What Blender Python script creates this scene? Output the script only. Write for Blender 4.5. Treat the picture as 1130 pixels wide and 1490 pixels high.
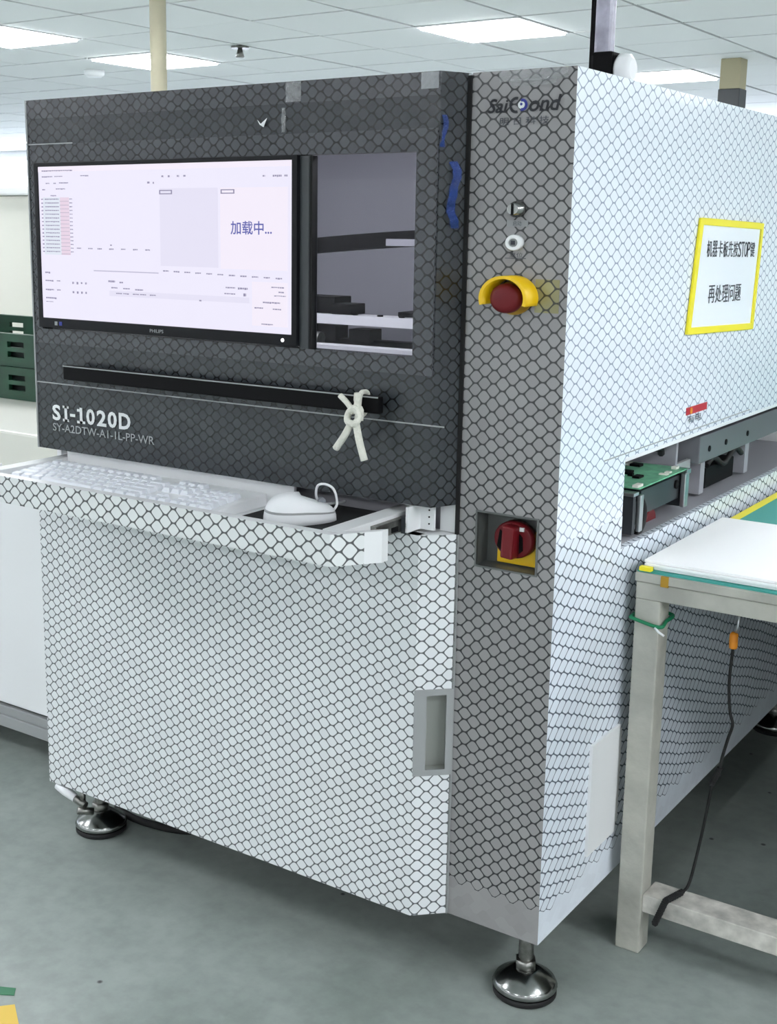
import bpy, bmesh, math, random
from mathutils import Vector, Matrix
for o in list(bpy.data.objects): bpy.data.objects.remove(o)
SC = bpy.context.scene
COL = SC.collection
R = math.radians
rnd = random.Random(7)

# ------------------------------------------------------------------ camera
def rot_rows(yaw, pitch, roll):
    cy, sy, cp, sp = math.cos(yaw), math.sin(yaw), math.cos(pitch), math.sin(pitch)
    f = Vector((-sy*cp, cy*cp, -sp)); r = Vector((cy, sy, 0)); u = r.cross(f)
    cr, sr = math.cos(roll), math.sin(roll)
    return cr*r+sr*u, -sr*r+cr*u, f
cr_, cu_, cf_ = rot_rows(0.6151, 0.2013, 0.0095)
cam = bpy.data.cameras.new('camera')
cam.sensor_fit = 'VERTICAL'; cam.sensor_height = 36; cam.sensor_width = 36*1130/1490
cam.lens = 1825.5/1490*36
cam.shift_x = 80.24/1490; cam.shift_y = -42.38/1490
cam.clip_start = .02; cam.clip_end = 200
camo = bpy.data.objects.new('camera', cam); COL.objects.link(camo)
camo.matrix_world = Matrix(((cr_.x, cu_.x, -cf_.x, 0.7753), (cr_.y, cu_.y, -cf_.y, -1.6720),
                            (cr_.z, cu_.z, -cf_.z, 1.2496), (0, 0, 0, 1)))
SC.camera = camo
# ------------------------------------------------------------------ world, exposure
w = bpy.data.worlds.new('world'); SC.world = w; w.use_nodes = True
w.node_tree.nodes['Background'].inputs[0].default_value = (.75, .82, 1, 1)
w.node_tree.nodes['Background'].inputs[1].default_value = .25
vs = SC.view_settings
vs.view_transform = 'Standard'; vs.look = 'None'; vs.gamma = 1; vs.use_curve_mapping = False
vs.exposure = 0.0
PANEL = 31.0         # radiance of the ceiling light panels

# ------------------------------------------------------------------ materials
def srgb(r, g, b):
    f = lambda c: (c/255/12.92) if c/255 <= .04045 else ((c/255+.055)/1.055)**2.4
    return (f(r), f(g), f(b), 1)
M = {}
def mat(name, rgb, rough=.5, metal=0, emit=0, spec=.5, noise=None, bump=None, alpha=None):
    m = bpy.data.materials.new(name); m.use_nodes = True; nt = m.node_tree
    b = nt.nodes['Principled BSDF']
    c = srgb(*rgb)
    b.inputs['Base Color'].default_value = c
    b.inputs['Roughness'].default_value = rough; b.inputs['Metallic'].default_value = metal
    b.inputs['Specular IOR Level'].default_value = spec
    if emit:
        b.inputs['Emission Color'].default_value = c; b.inputs['Emission Strength'].default_value = emit
        b.inputs['Base Color'].default_value = (0, 0, 0, 1)
    if alpha is not None: b.inputs['Alpha'].default_value = alpha
    if noise:                                   # (scale, amount): mottled colour
        tc = nt.nodes.new('ShaderNodeTexCoord'); n = nt.nodes.new('ShaderNodeTexNoise')
        n.inputs['Scale'].default_value = noise[0]; n.inputs['Detail'].default_value = 6
        nt.links.new(tc.outputs['Object'], n.inputs['Vector'])
        r = nt.nodes.new('ShaderNodeValToRGB'); a = noise[1]
        r.color_ramp.elements[0].position = .3; r.color_ramp.elements[1].position = .7
        r.color_ramp.elements[0].color = (c[0]*(1-a), c[1]*(1-a), c[2]*(1-a), 1)
        r.color_ramp.elements[1].color = (min(1, c[0]*(1+a*.6)), min(1, c[1]*(1+a*.6)), min(1, c[2]*(1+a*.6)), 1)
        nt.links.new(n.outputs[0], r.inputs[0]); nt.links.new(r.outputs[0], b.inputs['Base Color'])
    if bump:                                    # (scale, strength)
        tc = nt.nodes.new('ShaderNodeTexCoord'); n = nt.nodes.new('ShaderNodeTexNoise')
        n.inputs['Scale'].default_value = bump[0]; n.inputs['Detail'].default_value = 3
        nt.links.new(tc.outputs['Object'], n.inputs['Vector'])
        bp = nt.nodes.new('ShaderNodeBump'); bp.inputs['Strength'].default_value = bump[1]; bp.inputs['Distance'].default_value = .01
        nt.links.new(n.outputs[0], bp.inputs['Height']); nt.links.new(bp.outputs[0], b.inputs['Normal'])
    M[name] = m; return m

class Ex:                                       # tiny expression builder on Math nodes
    def __init__(s, nt, sock): s.nt, s.s = nt, sock
    def op(s, o, *args):
        n = s.nt.nodes.new('ShaderNodeMath'); n.operation = o
        for i, a in enumerate((s,)+args):
            if isinstance(a, Ex): s.nt.links.new(a.s, n.inputs[i])
            else: n.inputs[i].default_value = a
        return Ex(s.nt, n.outputs[0])
    def __add__(s, o): return s.op('ADD', o)
    def __sub__(s, o): return s.op('SUBTRACT', o)
    def __mul__(s, o): return s.op('MULTIPLY', o)

def film(name, base, line, dx, h, lw=.085, rough=.22, s=.0028, cut=None, opac=.92, shear=0, spec=.5, bumps=.10, umax=None, vary=.10):
    """panel covered by clear antistatic film printed with a hexagonal grid; UV in metres"""
    m = bpy.data.materials.new(name); m.use_nodes = True; nt = m.node_tree; N = nt.nodes; L = nt.links
    b = N['Principled BSDF']; b.inputs['Roughness'].default_value = rough; b.inputs['Specular IOR Level'].default_value = spec
    uv = N.new('ShaderNodeUVMap'); uv.uv_map = 'UVMap'
    nz = N.new('ShaderNodeTexNoise'); nz.inputs['Scale'].default_value = 7; nz.inputs['Detail'].default_value = 1
    L.new(uv.outputs[0], nz.inputs['Vector'])
    sp = N.new('ShaderNodeSeparateXYZ'); L.new(uv.outputs[0], sp.inputs[0])
    sc = N.new('ShaderNodeSeparateColor'); L.new(nz.outputs[1], sc.inputs[0])
    U0, V0 = Ex(nt, sp.outputs[0]), Ex(nt, sp.outputs[1])
    u = U0 + (Ex(nt, sc.outputs[0])-.5)*.012
    v = V0 + (Ex(nt, sc.outputs[1])-.5)*.012 + U0*shear
    def cell(u, v):
        q = u.op('WRAP', dx, -dx); r_ = v.op('WRAP', h/2, -h/2)
        q = q.op('ABSOLUTE'); ra = (r_*r_ + (h*.09)**2).op('SQRT')
        qs = (q*q + (dx*.08)**2).op('SQRT')
        a = ra*(2/h); c = qs*(1/(dx-s)) + ra*((2/h)*(dx-2*s)/(dx-s))
        return a.op('SMOOTH_MAX', c, .30), v-r_, u-u.op('WRAP', dx, -dx)
    fa, va, ua = cell(u, v); fb, vb, ub = cell(u+dx, v+h/2)
    mn = fa.op('MINIMUM', fb)
    mr = N.new('ShaderNodeMapRange'); mr.interpolation_type = 'SMOOTHSTEP'
    L.new(mn.s, mr.inputs[0]); mr.inputs[1].default_value = 1-lw-.05; mr.inputs[2].default_value = 1-lw+.05
    ln = Ex(nt, mr.outputs[0])
    isb = fb.op('LESS_THAN', fa)
    vc = va + isb*(vb-va-h/2); uc = ua + isb*(ub-ua-dx)
    if cut is not None:
        ln = ln*(vc-uc*shear).op('GREATER_THAN', cut)
    ln = ln*opac
    # faint cell to cell tint of the film
    cx = N.new('ShaderNodeCombineXYZ'); L.new((uc*61.3).s, cx.inputs[0]); L.new((vc*47.7).s, cx.inputs[1])
    wn = N.new('ShaderNodeTexWhiteNoise'); wn.noise_dimensions = '2D'; L.new(cx.outputs[0], wn.inputs['Vector'])
    c = srgb(*base)
    mx0 = N.new('ShaderNodeMix'); mx0.data_type = 'RGBA'
    mx0.inputs[6].default_value = (c[0]*(1-vary), c[1]*(1-vary), c[2]*(1-vary), 1)
    mx0.inputs[7].default_value = (c[0]*(1+vary*.5), c[1]*(1+vary*.6), c[2]*(1+vary*.5), 1)
    L.new(wn.outputs[0], mx0.inputs[0])
    mx = N.new('ShaderNodeMix'); mx.data_type = 'RGBA'
    L.new(ln.s, mx.inputs[0]); L.new(mx0.outputs[2], mx.inputs[6]); mx.inputs[7].default_value = srgb(*line)
    L.new(mx.outputs[2], b.inputs['Base Color'])
    n2 = N.new('ShaderNodeTexNoise'); n2.inputs['Scale'].default_value = 26; n2.inputs['Detail'].default_value = 2
    L.new(uv.outputs[0], n2.inputs['Vector'])
    bp = N.new('ShaderNodeBump'); bp.inputs['Strength'].default_value = bumps; bp.inputs['Distance'].default_value = .01
    L.new(n2.outputs[0], bp.inputs['Height']); L.new(bp.outputs[0], b.inputs['Normal'])
    M[name] = m; return m

LINE = (28, 31, 34)
film('film_hood', (58, 62, 66), (12, 13, 15), .0155, .019, rough=.25, vary=.12)
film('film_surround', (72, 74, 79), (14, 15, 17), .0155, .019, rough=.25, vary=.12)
film('film_column', (147, 145, 146), LINE, .016, .0208, lw=.075, cut=.19, vary=.08)
film('film_door', (226, 229, 231), (52, 58, 62), .0155, .019, lw=.065, rough=.3, vary=.05)
film('film_lip', (226, 229, 229), (40, 45, 48), .0178, .0225, rough=.3, lw=.07, vary=.04)
film('film_side', (238, 244, 251), (98, 116, 146), .0215, .0195, rough=.16, lw=.05, opac=.72, vary=.02, spec=.28)  # glare is put into the pale, thin grid lines
film('film_side_low', (232, 239, 248), (66, 78, 94), .0228, .0222, rough=.25, lw=.055, cut=.182, shear=-.14, vary=.04)
mat('ceiling_tile', (240, 242, 243), .9)
mat('ceiling_void', (72, 74, 74), .9)
mat('panel_light', (249, 250, 255), .5, emit=PANEL)
mat('panel_frame', (240, 242, 244), .4)
mat('wall_paint', (236, 238, 238), .8, noise=(1.2, .04))
mat('dark_window', (20, 24, 30), .08)
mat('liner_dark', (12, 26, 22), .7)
mat('cabinet_dark', (40, 43, 48), .5)
mat('pull_grey', (158, 162, 156), .45)
mat('white_enamel', (232, 234, 235), .35)
mat('warm_enamel', (222, 222, 212), .4)
mat('grey_enamel', (150, 153, 153), .4)
mat('column_grey', (140, 141, 142), .4)
mat('dark_enamel', (56, 60, 63), .4)
mat('interior_grey', (150, 150, 156), .6)
mat('black_plastic', (9, 9, 11), .6, spec=.12)
mat('monitor_black', (14, 15, 19), .45, spec=.2)
mat('black_rubber', (14, 14, 15), .7)
mat('chrome', (150, 152, 150), .2, metal=1, noise=(40, .25))
mat('zinc', (140, 140, 136), .35, metal=1, noise=(90, .3))
mat('aluminium', (195, 198, 200), .35, metal=1)
mat('dark_metal', (70, 74, 78), .4, metal=.6)
mat('white_plastic', (238, 240, 242), .35)
mat('key_plastic', (228, 232, 238), .45)
mat('key_dark', (120, 124, 130), .5)
mat('mat_black', (26, 28, 30), .85)
mat('rope_white', (232, 232, 220), .9, bump=(300, .5))
mat('yellow_plastic', (240, 196, 10), .35)
mat('yellow_bright', (247, 232, 40), .45)
mat('red_button', (104, 20, 26), .45, spec=.3)
mat('red_knob', (104, 18, 26), .4, spec=.35)
mat('red_sticker', (190, 50, 62), .4)
mat('orange', (226, 140, 30), .5)
mat('ochre', (170, 130, 30), .6)
mat('green_crate', (10, 62, 40), .5, noise=(14, .4))
mat('gantry_grey', (104, 107, 111), .45)
mat('recess_grey', (92, 95, 94), .35)
mat('green_cord', (20, 120, 80), .5)
mat('pcb_green', (106, 172, 136), .4, noise=(60, .3))
mat('teal_mat', (66, 160, 150), .7)
mat('ink', (24, 26, 34), .6)
mat('ink_print', (52, 56, 66), .6)
mat('ink_blue', (40, 48, 140), .5)
mat('logo_white', (225, 228, 228), .5)
mat('logo_pale', (150, 154, 155), .5)
mat('paper', (240, 244, 250), .5)
mat('table_paint', (176, 176, 166), .6, noise=(14, .22), bump=(60, .15))
mat('table_wear', (196, 194, 186), .7, noise=(30, .4))
mat('board_white', (254, 254, 254), .5)
mat('beige_pole', (196, 190, 164), .5, noise=(6, .12))
mat('post_wrap', (176, 174, 190), .25, noise=(30, .3), bump=(40, .5))
mat('blue_film', (24, 62, 140), .12, noise=(40, .4), bump=(50, .8), alpha=.75)
mat('clear_tape', (190, 192, 194), .12, bump=(70, .8))
mat('pillar_tan', (176, 168, 140), .7)
mat('floor_green', (20, 110, 70), .5)
mat('floor_yellow', (226, 190, 80), .6)
mat('screen', (240, 236, 254), .3, emit=.95)
mat('screen_grey', (234, 230, 250), .3, emit=.92)
mat('screen_pink', (246, 238, 252), .3, emit=.95)
mat('screen_mint', (228, 234, 246), .3, emit=.93)
mat('screen_rose', (238, 218, 236), .3, emit=.9)
mat('screen_text', (158, 152, 184), .3, emit=.8)
mat('screen_line', (196, 190, 218), .3, emit=.85)
mat('screen_blue', (92, 96, 186), .3, emit=.8)
mat('led_white', (255, 255, 255), .3, emit=2.0)
mat('led_bar', (250, 250, 255), .3, emit=19.0)
mat('window_daylight', (232, 238, 255), .3, emit=6.5)

def glass_mat():
    m = bpy.data.materials.new('window_glass'); m.use_nodes = True; nt = m.node_tree
    nt.nodes.remove(nt.nodes['Principled BSDF'])
    t = nt.nodes.new('ShaderNodeBsdfTransparent'); t.inputs[0].default_value = (.92, .92, .95, 1)
    g = nt.nodes.new('ShaderNodeBsdfGlossy'); g.inputs[1].default_value = .03
    f = nt.nodes.new('ShaderNodeFresnel'); f.inputs[0].default_value = 1.22
    x = nt.nodes.new('ShaderNodeMixShader')
    nt.links.new(f.outputs[0], x.inputs[0]); nt.links.new(t.outputs[0], x.inputs[1]); nt.links.new(g.outputs[0], x.inputs[2])
    nt.links.new(x.outputs[0], nt.nodes['Material Output'].inputs[0]); M['window_glass'] = m
glass_mat()

def floor_mat():
    m = bpy.data.materials.new('floor_paint'); m.use_nodes = True; nt = m.node_tree; N = nt.nodes; L = nt.links
    b = N['Principled BSDF']; b.inputs['Roughness'].default_value = .42
    tc = N.new('ShaderNodeTexCoord')
    n1 = N.new('ShaderNodeTexNoise'); n1.inputs['Scale'].default_value = 3.5; n1.inputs['Detail'].default_value = 8; n1.inputs['Roughness'].default_value = .65
    n2 = N.new('ShaderNodeTexVoronoi'); n2.inputs['Scale'].default_value = 9
    n3 = N.new('ShaderNodeTexNoise'); n3.inputs['Scale'].default_value = 38; n3.inputs['Detail'].default_value = 5
    for n in (n1, n2, n3): L.new(tc.outputs['Object'], n.inputs['Vector'])
    r1 = N.new('ShaderNodeValToRGB'); e = r1.color_ramp.elements
    e[0].position = .3; e[0].color = srgb(128, 138, 133); e[1].position = .72; e[1].color = srgb(165, 174, 169)
    L.new(n1.outputs[0], r1.inputs[0])
    r2 = N.new('ShaderNodeValToRGB'); e = r2.color_ramp.elements       # small dark scuffs
    e[0].position = .035; e[0].color = (1, 1, 1, 1); e[1].position = .06; e[1].color = (0, 0, 0, 1)
    L.new(n2.outputs['Distance'], r2.inputs[0])
    r3 = N.new('ShaderNodeValToRGB'); e = r3.color_ramp.elements
    e[0].position = .35; e[0].color = (.90, .90, .90, 1); e[1].position = .6; e[1].color = (1, 1, 1, 1)
    L.new(n3.outputs[0], r3.inputs[0])
    mu = N.new('ShaderNodeMix'); mu.data_type = 'RGBA'; mu.blend_type = 'MULTIPLY'; mu.inputs[0].default_value = 1
    L.new(r1.outputs[0], mu.inputs[6]); L.new(r3.outputs[0], mu.inputs[7])
    mx = N.new('ShaderNodeMix'); mx.data_type = 'RGBA'; L.new(r2.outputs[0], mx.inputs[0])
    L.new(mu.outputs[2], mx.inputs[6]); mx.inputs[7].default_value = srgb(58, 60, 58)
    L.new(mx.outputs[2], b.inputs['Base Color']); M['floor_paint'] = m
floor_mat()

# ------------------------------------------------------------------ mesh builder
class MB:
    def __init__(s): s.v, s.f, s.uv, s.mi, s.sm = [], [], [], [], []
    def quad(s, pts, uv=None, mi=0, smooth=False):
        i = len(s.v); s.v += [Vector(p) for p in pts]; s.f.append(list(range(i, i+len(pts)))); s.uv.append(uv); s.mi.append(mi); s.sm.append(smooth); return s
    def box(s, x0, x1, y0, y1, z0, z1, mi=0, rz=0):
        i = len(s.v)
        P = [Vector((x, y, z)) for z in (z0, z1) for y in (y0, y1) for x in (x0, x1)]
        if rz:
            c = Vector(((x0+x1)/2, (y0+y1)/2, 0)); m = Matrix.Rotation(rz, 3, 'Z'); P = [m @ (p-c)+c for p in P]
        s.v += P
        for f in ((0, 2, 3, 1), (4, 5, 7, 6), (0, 1, 5, 4), (2, 6, 7, 3), (0, 4, 6, 2), (1, 3, 7, 5)):
            s.f.append([i+k for k in f]); s.uv.append(None); s.mi.append(mi); s.sm.append(False)
        return s
    def prism(s, poly, axis, a, b, mi=0, smooth=False):
        """poly: 2d points in the other two axes (order x,y,z without axis)"""
        def P(p, t):
            q = list(p); q.insert(axis, t); return Vector(q)
        n = len(poly); i = len(s.v)
        s.v += [P(p, a) for p in poly]+[P(p, b) for p in poly]
        for k in range(n):
            s.f.append([i+k, i+(k+1) % n, i+n+(k+1) % n, i+n+k]); s.uv.append(None); s.mi.append(mi); s.sm.append(smooth)
        s.f.append([i+k for k in range(n)][::-1]); s.f.append([i+n+k for k in range(n)])
        s.uv += [None, None]; s.mi += [mi, mi]; s.sm += [False, False]; return s
    def plate(s, us, vs_, keep, w0, w1, plane, mi=0):
        """rectangular sheet cut by holes; plane 'xz' (w=y) or 'yz' (w=x). keep(i,j) says if the cell is solid"""
        P = (lambda u, v, w_: (u, w_, v)) if plane == 'xz' else (lambda u, v, w_: (w_, u, v))
        nu, nv = len(us)-1, len(vs_)-1
        K = lambda i, j: 0 <= i < nu and 0 <= j < nv and keep(i, j)
        for i in range(nu):
            for j in range(nv):
                if not K(i, j): continue
                a, b, c, d = us[i], us[i+1], vs_[j], vs_[j+1]
                for w_ in (w0, w1): s.quad([P(a, c, w_), P(b, c, w_), P(b, d, w_), P(a, d, w_)], [(a, c), (b, c), (b, d), (a, d)], mi)
                if not K(i-1, j): s.quad([P(a, c, w0), P(a, c, w1), P(a, d, w1), P(a, d, w0)], None, mi)
                if not K(i+1, j): s.quad([P(b, c, w0), P(b, c, w1), P(b, d, w1), P(b, d, w0)], None, mi)
                if not K(i, j-1): s.quad([P(a, c, w0), P(a, c, w1), P(b, c, w1), P(b, c, w0)], None, mi)
                if not K(i, j+1): s.quad([P(a, d, w0), P(a, d, w1), P(b, d, w1), P(b, d, w0)], None, mi)
        return s
    def tube(s, path, r, n=8, mi=0, cap=True):
        path = [Vector(p) for p in path]; rr = r if isinstance(r, (list, tuple)) else [r]*len(path)
        i0 = len(s.v); up = None
        for k, p in enumerate(path):
            t = (path[min(k+1, len(path)-1)]-path[max(k-1, 0)]).normalized()
            if up is None: up = t.orthogonal().normalized()
            up = (up-t*up.dot(t)); up = up.normalized() if up.length > 1e-6 else t.orthogonal().normalized()
            b = t.cross(up)
            for a in range(n):
                an = 2*math.pi*a/n; s.v.append(p+(up*math.cos(an)+b*math.sin(an))*rr[k])
        for k in range(len(path)-1):
            for a in range(n):
                s.f.append([i0+k*n+a, i0+k*n+(a+1) % n, i0+(k+1)*n+(a+1) % n, i0+(k+1)*n+a]); s.uv.append(None); s.mi.append(mi); s.sm.append(True)
        if cap:
            for k in (0, len(path)-1):
                s.f.append([i0+k*n+a for a in range(n)]); s.uv.append(None); s.mi.append(mi); s.sm.append(False)
        return s
    def lathe(s, prof, c, axis=2, n=28, mi=0, sq=1.0):
        """prof: (radius, height along axis); sq squeezes the ring in z when axis is not z"""
        c = Vector(c); i0 = len(s.v)
        for r_, h in prof:
            for a in range(n):
                an = 2*math.pi*a/n; q = [r_*math.cos(an), r_*math.sin(an)*(sq if axis != 2 else 1)]; q.insert(axis, h); s.v.append(c+Vector(q))
        for k in range(len(prof)-1):
            flat = abs(prof[k][1]-prof[k+1][1]) < 1e-6
            for a in range(n):
                s.f.append([i0+k*n+a, i0+k*n+(a+1) % n, i0+(k+1)*n+(a+1) % n, i0+(k+1)*n+a]); s.uv.append(None); s.mi.append(mi); s.sm.append(not flat)
        for k in (0, len(prof)-1):
            s.f.append([i0+k*n+a for a in range(n)]); s.uv.append(None); s.mi.append(mi); s.sm.append(False)
        return s
    def build(s, name, m, parent=None, bevel=0, seg=2, wn=True):
        lo = Vector((min(p.x for p in s.v), min(p.y for p in s.v), min(p.z for p in s.v)))
        hi = Vector((max(p.x for p in s.v), max(p.y for p in s.v), max(p.z for p in s.v)))
        c = Vector(((lo.x+hi.x)/2, (lo.y+hi.y)/2, lo.z))
        me = bpy.data.meshes.new(name)
        me.from_pydata([p-c for p in s.v], [], s.f)
        ms = m if isinstance(m, (list, tuple)) else [m]
        for k in ms: me.materials.append(M[k])
        uvl = me.uv_layers.new(name='UVMap')
        for pi, poly in enumerate(me.polygons):
            poly.material_index = s.mi[pi]; poly.use_smooth = s.sm[pi]
            n = poly.normal; ax = max(range(3), key=lambda k: abs(n[k])); u = s.uv[pi]
            for q, li in enumerate(poly.loop_indices):
                if u: uvl.data[li].uv = u[q]
                else:
                    p = me.vertices[me.loops[li].vertex_index].co+c
                    uvl.data[li].uv = (p.y, p.z) if ax == 0 else (p.x, p.z) if ax == 1 else (p.x, p.y)
        bm = bmesh.new(); bm.from_mesh(me)
        bmesh.ops.remove_doubles(bm, verts=bm.verts, dist=1e-6)
        bmesh.ops.recalc_face_normals(bm, faces=bm.faces)
        if bevel:
            ed = [e for e in bm.edges if len(e.link_faces) == 2 and e.calc_face_angle(0) > .5]
            bmesh.ops.bevel(bm, geom=ed, offset=bevel, segments=seg, profile=.6, affect='EDGES', clamp_overlap=True)
        bm.to_mesh(me); bm.free(); me.update()
        o = bpy.data.objects.new(name, me); COL.objects.link(o)
        o.location = c
        if parent is not None:
            o.parent = parent; o.location = c-wloc(parent)
        return o
def wloc(o):
    p = Vector(o.location)
    while o.parent: o = o.parent; p += o.location
    return p
def tag(o, label=None, cat=None, group=None, kind=None):
    if label: o['label'] = label
    if cat: o['category'] = cat
    if group: o['group'] = group
    if kind: o['kind'] = kind
    return o
def empty(name, loc, label, cat, group=None):
    o = bpy.data.objects.new(name, None); COL.objects.link(o); o.location = loc; o.empty_display_size = .1
    return tag(o, label, cat, group)
def lbl(o, label): o['label'] = label; return o
def copy_at(src, loc, parent=None, name=None):
    o = src.copy(); COL.objects.link(o)
    if parent is not None: o.parent = parent; o.location = Vector(loc)-wloc(parent)
    else: o.location = loc
    return o
def text_mesh(body, bold=0, italic=0, spacing=1.0):
    cu = bpy.data.curves.new('t', 'FONT'); cu.body = body; cu.size = 1; cu.resolution_u = 3
    cu.offset = bold; cu.shear = italic; cu.space_character = spacing
    ob = bpy.data.objects.new('t', cu); COL.objects.link(ob)
    dg = bpy.context.evaluated_depsgraph_get(); dg.update()
    me = bpy.data.meshes.new_from_object(ob.evaluated_get(dg))
    vs_ = [v.co.copy() for v in me.vertices]; fs = [list(p.vertices) for p in me.polygons]
    bpy.data.objects.remove(ob); bpy.data.curves.remove(cu); bpy.data.meshes.remove(me)
    return vs_, fs
def text(name, body, u0, u1, v0, v1, w_, plane, m, parent, bold=0, italic=0, shear=0, spacing=1.0, mb=None):
    """flat lettering filling the rectangle u0..u1 x v0..v1 on plane 'xz' (w=y) or 'yz' (w=x)"""
    vs_, fs = text_mesh(body, bold, italic, spacing)
    a0, a1 = min(p.x for p in vs_), max(p.x for p in vs_); b0, b1 = min(p.y for p in vs_), max(p.y for p in vs_)
    own = mb is None
    mb = mb or MB()
    i = len(mb.v)
    for p in vs_:
        t = (p.x-a0)/(a1-a0); u = u0+t*(u1-u0); v = v0+(p.y-b0)/(b1-b0)*(v1-v0)+shear*t
        mb.v.append(Vector((u, w_, v)) if plane == 'xz' else Vector((w_, u, v)))
    for f in fs: mb.f.append([i+k for k in f]); mb.uv.append(None); mb.mi.append(0); mb.sm.append(False)
    if own: return mb.build(name, m, parent)

# ================================================================== THE ROOM
RX0, RX1, RY0, RY1, CH = -20.4, 9.0, -5.2, 12.4, 2.4
T, GX, GY = .68, -2.64, 4.90
def struct(o): o['kind'] = 'structure'; return o
struct(MB().box(RX0, RX1, RY0, RY1, -.06, 0).build('floor', 'floor_paint'))
ceil_o = struct(MB().box(RX0, RX1, RY0, RY1, CH+.012, CH+.06).build('ceiling', 'ceiling_void'))
struct(MB().box(RX0-.1, RX0, RY0, RY1, 0, CH).build('wall_left', 'wall_paint'))
struct(MB().box(RX1, RX1+.1, RY0, RY1, 0, CH).build('wall_right', 'wall_paint'))
struct(MB().box(RX0, RX1, RY1, RY1+.1, 0, CH).build('wall_back', 'wall_paint'))
struct(MB().box(RX0, RX1, RY0-.1, RY0, 0, CH).build('wall_front', 'wall_paint'))
for k in range(6):                              # dark band added behind the viewer to reflect in the hood film
    x = -9.0+k*2.9
    wn_ = struct(MB().box(x, x+2.7, RY0, RY0+.02, 1.55, 2.05).build('window_%d' % (k+1), 'dark_window'))
nwin = 6
def added_glow(plane, w0, w1, a, b, n):             # added unseen windows brightening the room: glowing panes between white mullions
    global nwin
    st_ = (b-a)/n
    for k in range(n):
        nwin += 1
        u0, u1 = a+k*st_+.05, a+(k+1)*st_-.05
        box = (lambda m_, p0, p1, q0, q1, ww0, ww1: m_.box(p0, p1, ww0, ww1, q0, q1)) if plane == 'xz' else (lambda m_, p0, p1, q0, q1, ww0, ww1: m_.box(ww0, ww1, p0, p1, q0, q1))
        d = 1 if w1 > w0 else -1
        fr = MB()
        for (p0, p1, q0, q1) in ((u0, u0+.05, .8, 2.3), (u1-.05, u1, .8, 2.3), (u0+.05, u1-.05, .8, .85), (u0+.05, u1-.05, 2.25, 2.3), ((u0+u1)/2-.02, (u0+u1)/2+.02, .85, 2.25)):
            box(fr, p0, p1, q0, q1, *sorted((w0, w0+d*.06)))
        f_ = struct(fr.build('window_%d' % nwin, 'panel_frame'))
        for (p0, p1) in ((u0+.05, (u0+u1)/2-.02), ((u0+u1)/2+.02, u1-.05)):
            g = MB(); box(g, p0, p1, .85, 2.25, *sorted((w0+d*.01, w0+d*.02))); g.build('pane', 'window_daylight', f_)
added_glow('xz', RY1, RY1-1, RX0+.4, -2.0, 7)
added_glow('yz', RX0, RX0+1, RY0+.4, RY1-.4, 6)
# ceiling lights: in view A..D, the rest added unseen to light the room
seen = {(-1, 0): 'square white ceiling light panel right of centre, above the dark hood',
        (-5, 0): 'square white ceiling light panel crossed by the beige pole',
        (-1, 4): 'ceiling light panel just above the top edge of the white side panel',
        (-5, -2): 'ceiling light panel cut off at the left edge of the photo'}
lights = dict(seen)
for i in (-13, -9, -5, -1, 3, 7, 11, 15):
    for j in (-14, -10, -4):
        if not (j == -4 and i in (-5, -1, -9)): lights.setdefault((i, j), None)
for i in (3, 7, 11, 15):
    for j in (0, 4): lights.setdefault((i, j), None)
for i in (-9, -5, -1): lights.setdefault((i, -6), None)
for i in (-13, -17, -21, -25):
    for j in (2, 8, 14): lights.setdefault((i, j), None)
lights.pop((3, -10), None); lights[(7, -8)] = None  # one panel dropped to shade the floor, one added to light the table
first = None
for (i, j), lab in lights.items():
    x, y = GX+i*T, GY+j*T
    r = empty('ceiling_light', (x+T/2, y+T/2, CH), lab or 'square ceiling light panel beyond the edges of the photo', 'ceiling light',
              'ceiling light panels' if lab else 'ceiling light panels out of view')
    if first is None:
        fr = MB()
        for a in ((x+.006, x+.026, y+.006, y+T-.006), (x+T-.026, x+T-.006, y+.006, y+T-.006), (x+.026, x+T-.026, y+.006, y+.026), (x+.026, x+T-.026, y+T-.026, y+T-.006)):
            fr.box(a[0], a[1], a[2], a[3], CH-.004, CH+.012)
        f1 = fr.build('frame', 'panel_frame', r)
        d1 = MB().box(x+.026, x+T-.026, y+.026, y+T-.026, CH-.014, CH+.010).build('diffuser', 'panel_light', r)
        first = (f1, d1)
    else:
        for s_ in first: o = s_.copy(); COL.objects.link(o); o.parent = r
# ceiling tiles: each one in view is a piece, the rest is one joined part
tile = None; rest = MB()
for i in range(-33, 17):
    for j in range(-14, 25):
        if (i, j) in lights: continue
        x, y = GX+i*T, GY+j*T
        if x < RX0 or x+T > RX1 or y < RY0 or y+T > RY1: continue
        if -12 <= i <= 1 and -3 <= j <= 9:
            if tile is None:
                tile = MB().box(x+.011, x+T-.011, y+.011, y+T-.011, CH, CH+.011).build('ceiling_tile', 'ceiling_tile', ceil_o)
            else:
                copy_at(tile, (x+T/2, y+T/2, CH+rnd.uniform(0, .004)), ceil_o)
        else: rest.box(x+.011, x+T-.011, y+.011, y+T-.011, CH, CH+.011)
tag(rest.build('ceiling_tiles_beyond', 'ceiling_tile', ceil_o), kind='stuff')
# small things on the ceiling
o = MB().lathe([(.0, -.05), (.05, -.05), (.075, -.03), (.08, 0)], (-6.50, 5.42, CH)).build('smoke_detector', 'panel_frame')
tag(o, 'round white smoke detector on the ceiling below the left light panels', 'smoke detector')
r = empty('sprinkler_head', (-4.72, 5.0, CH), 'small grey sprinkler head hanging from the ceiling tiles', 'sprinkler')
MB().lathe([(.06, -.012), (.06, 0)], (-4.72, 5.0, CH)).build('flange', 'zinc', r)
MB().lathe([(.02, -.07), (.03, -.065), (.022, -.04), (.014, -.012)], (-4.72, 5.0, CH)).build('nozzle', 'zinc', r)
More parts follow.
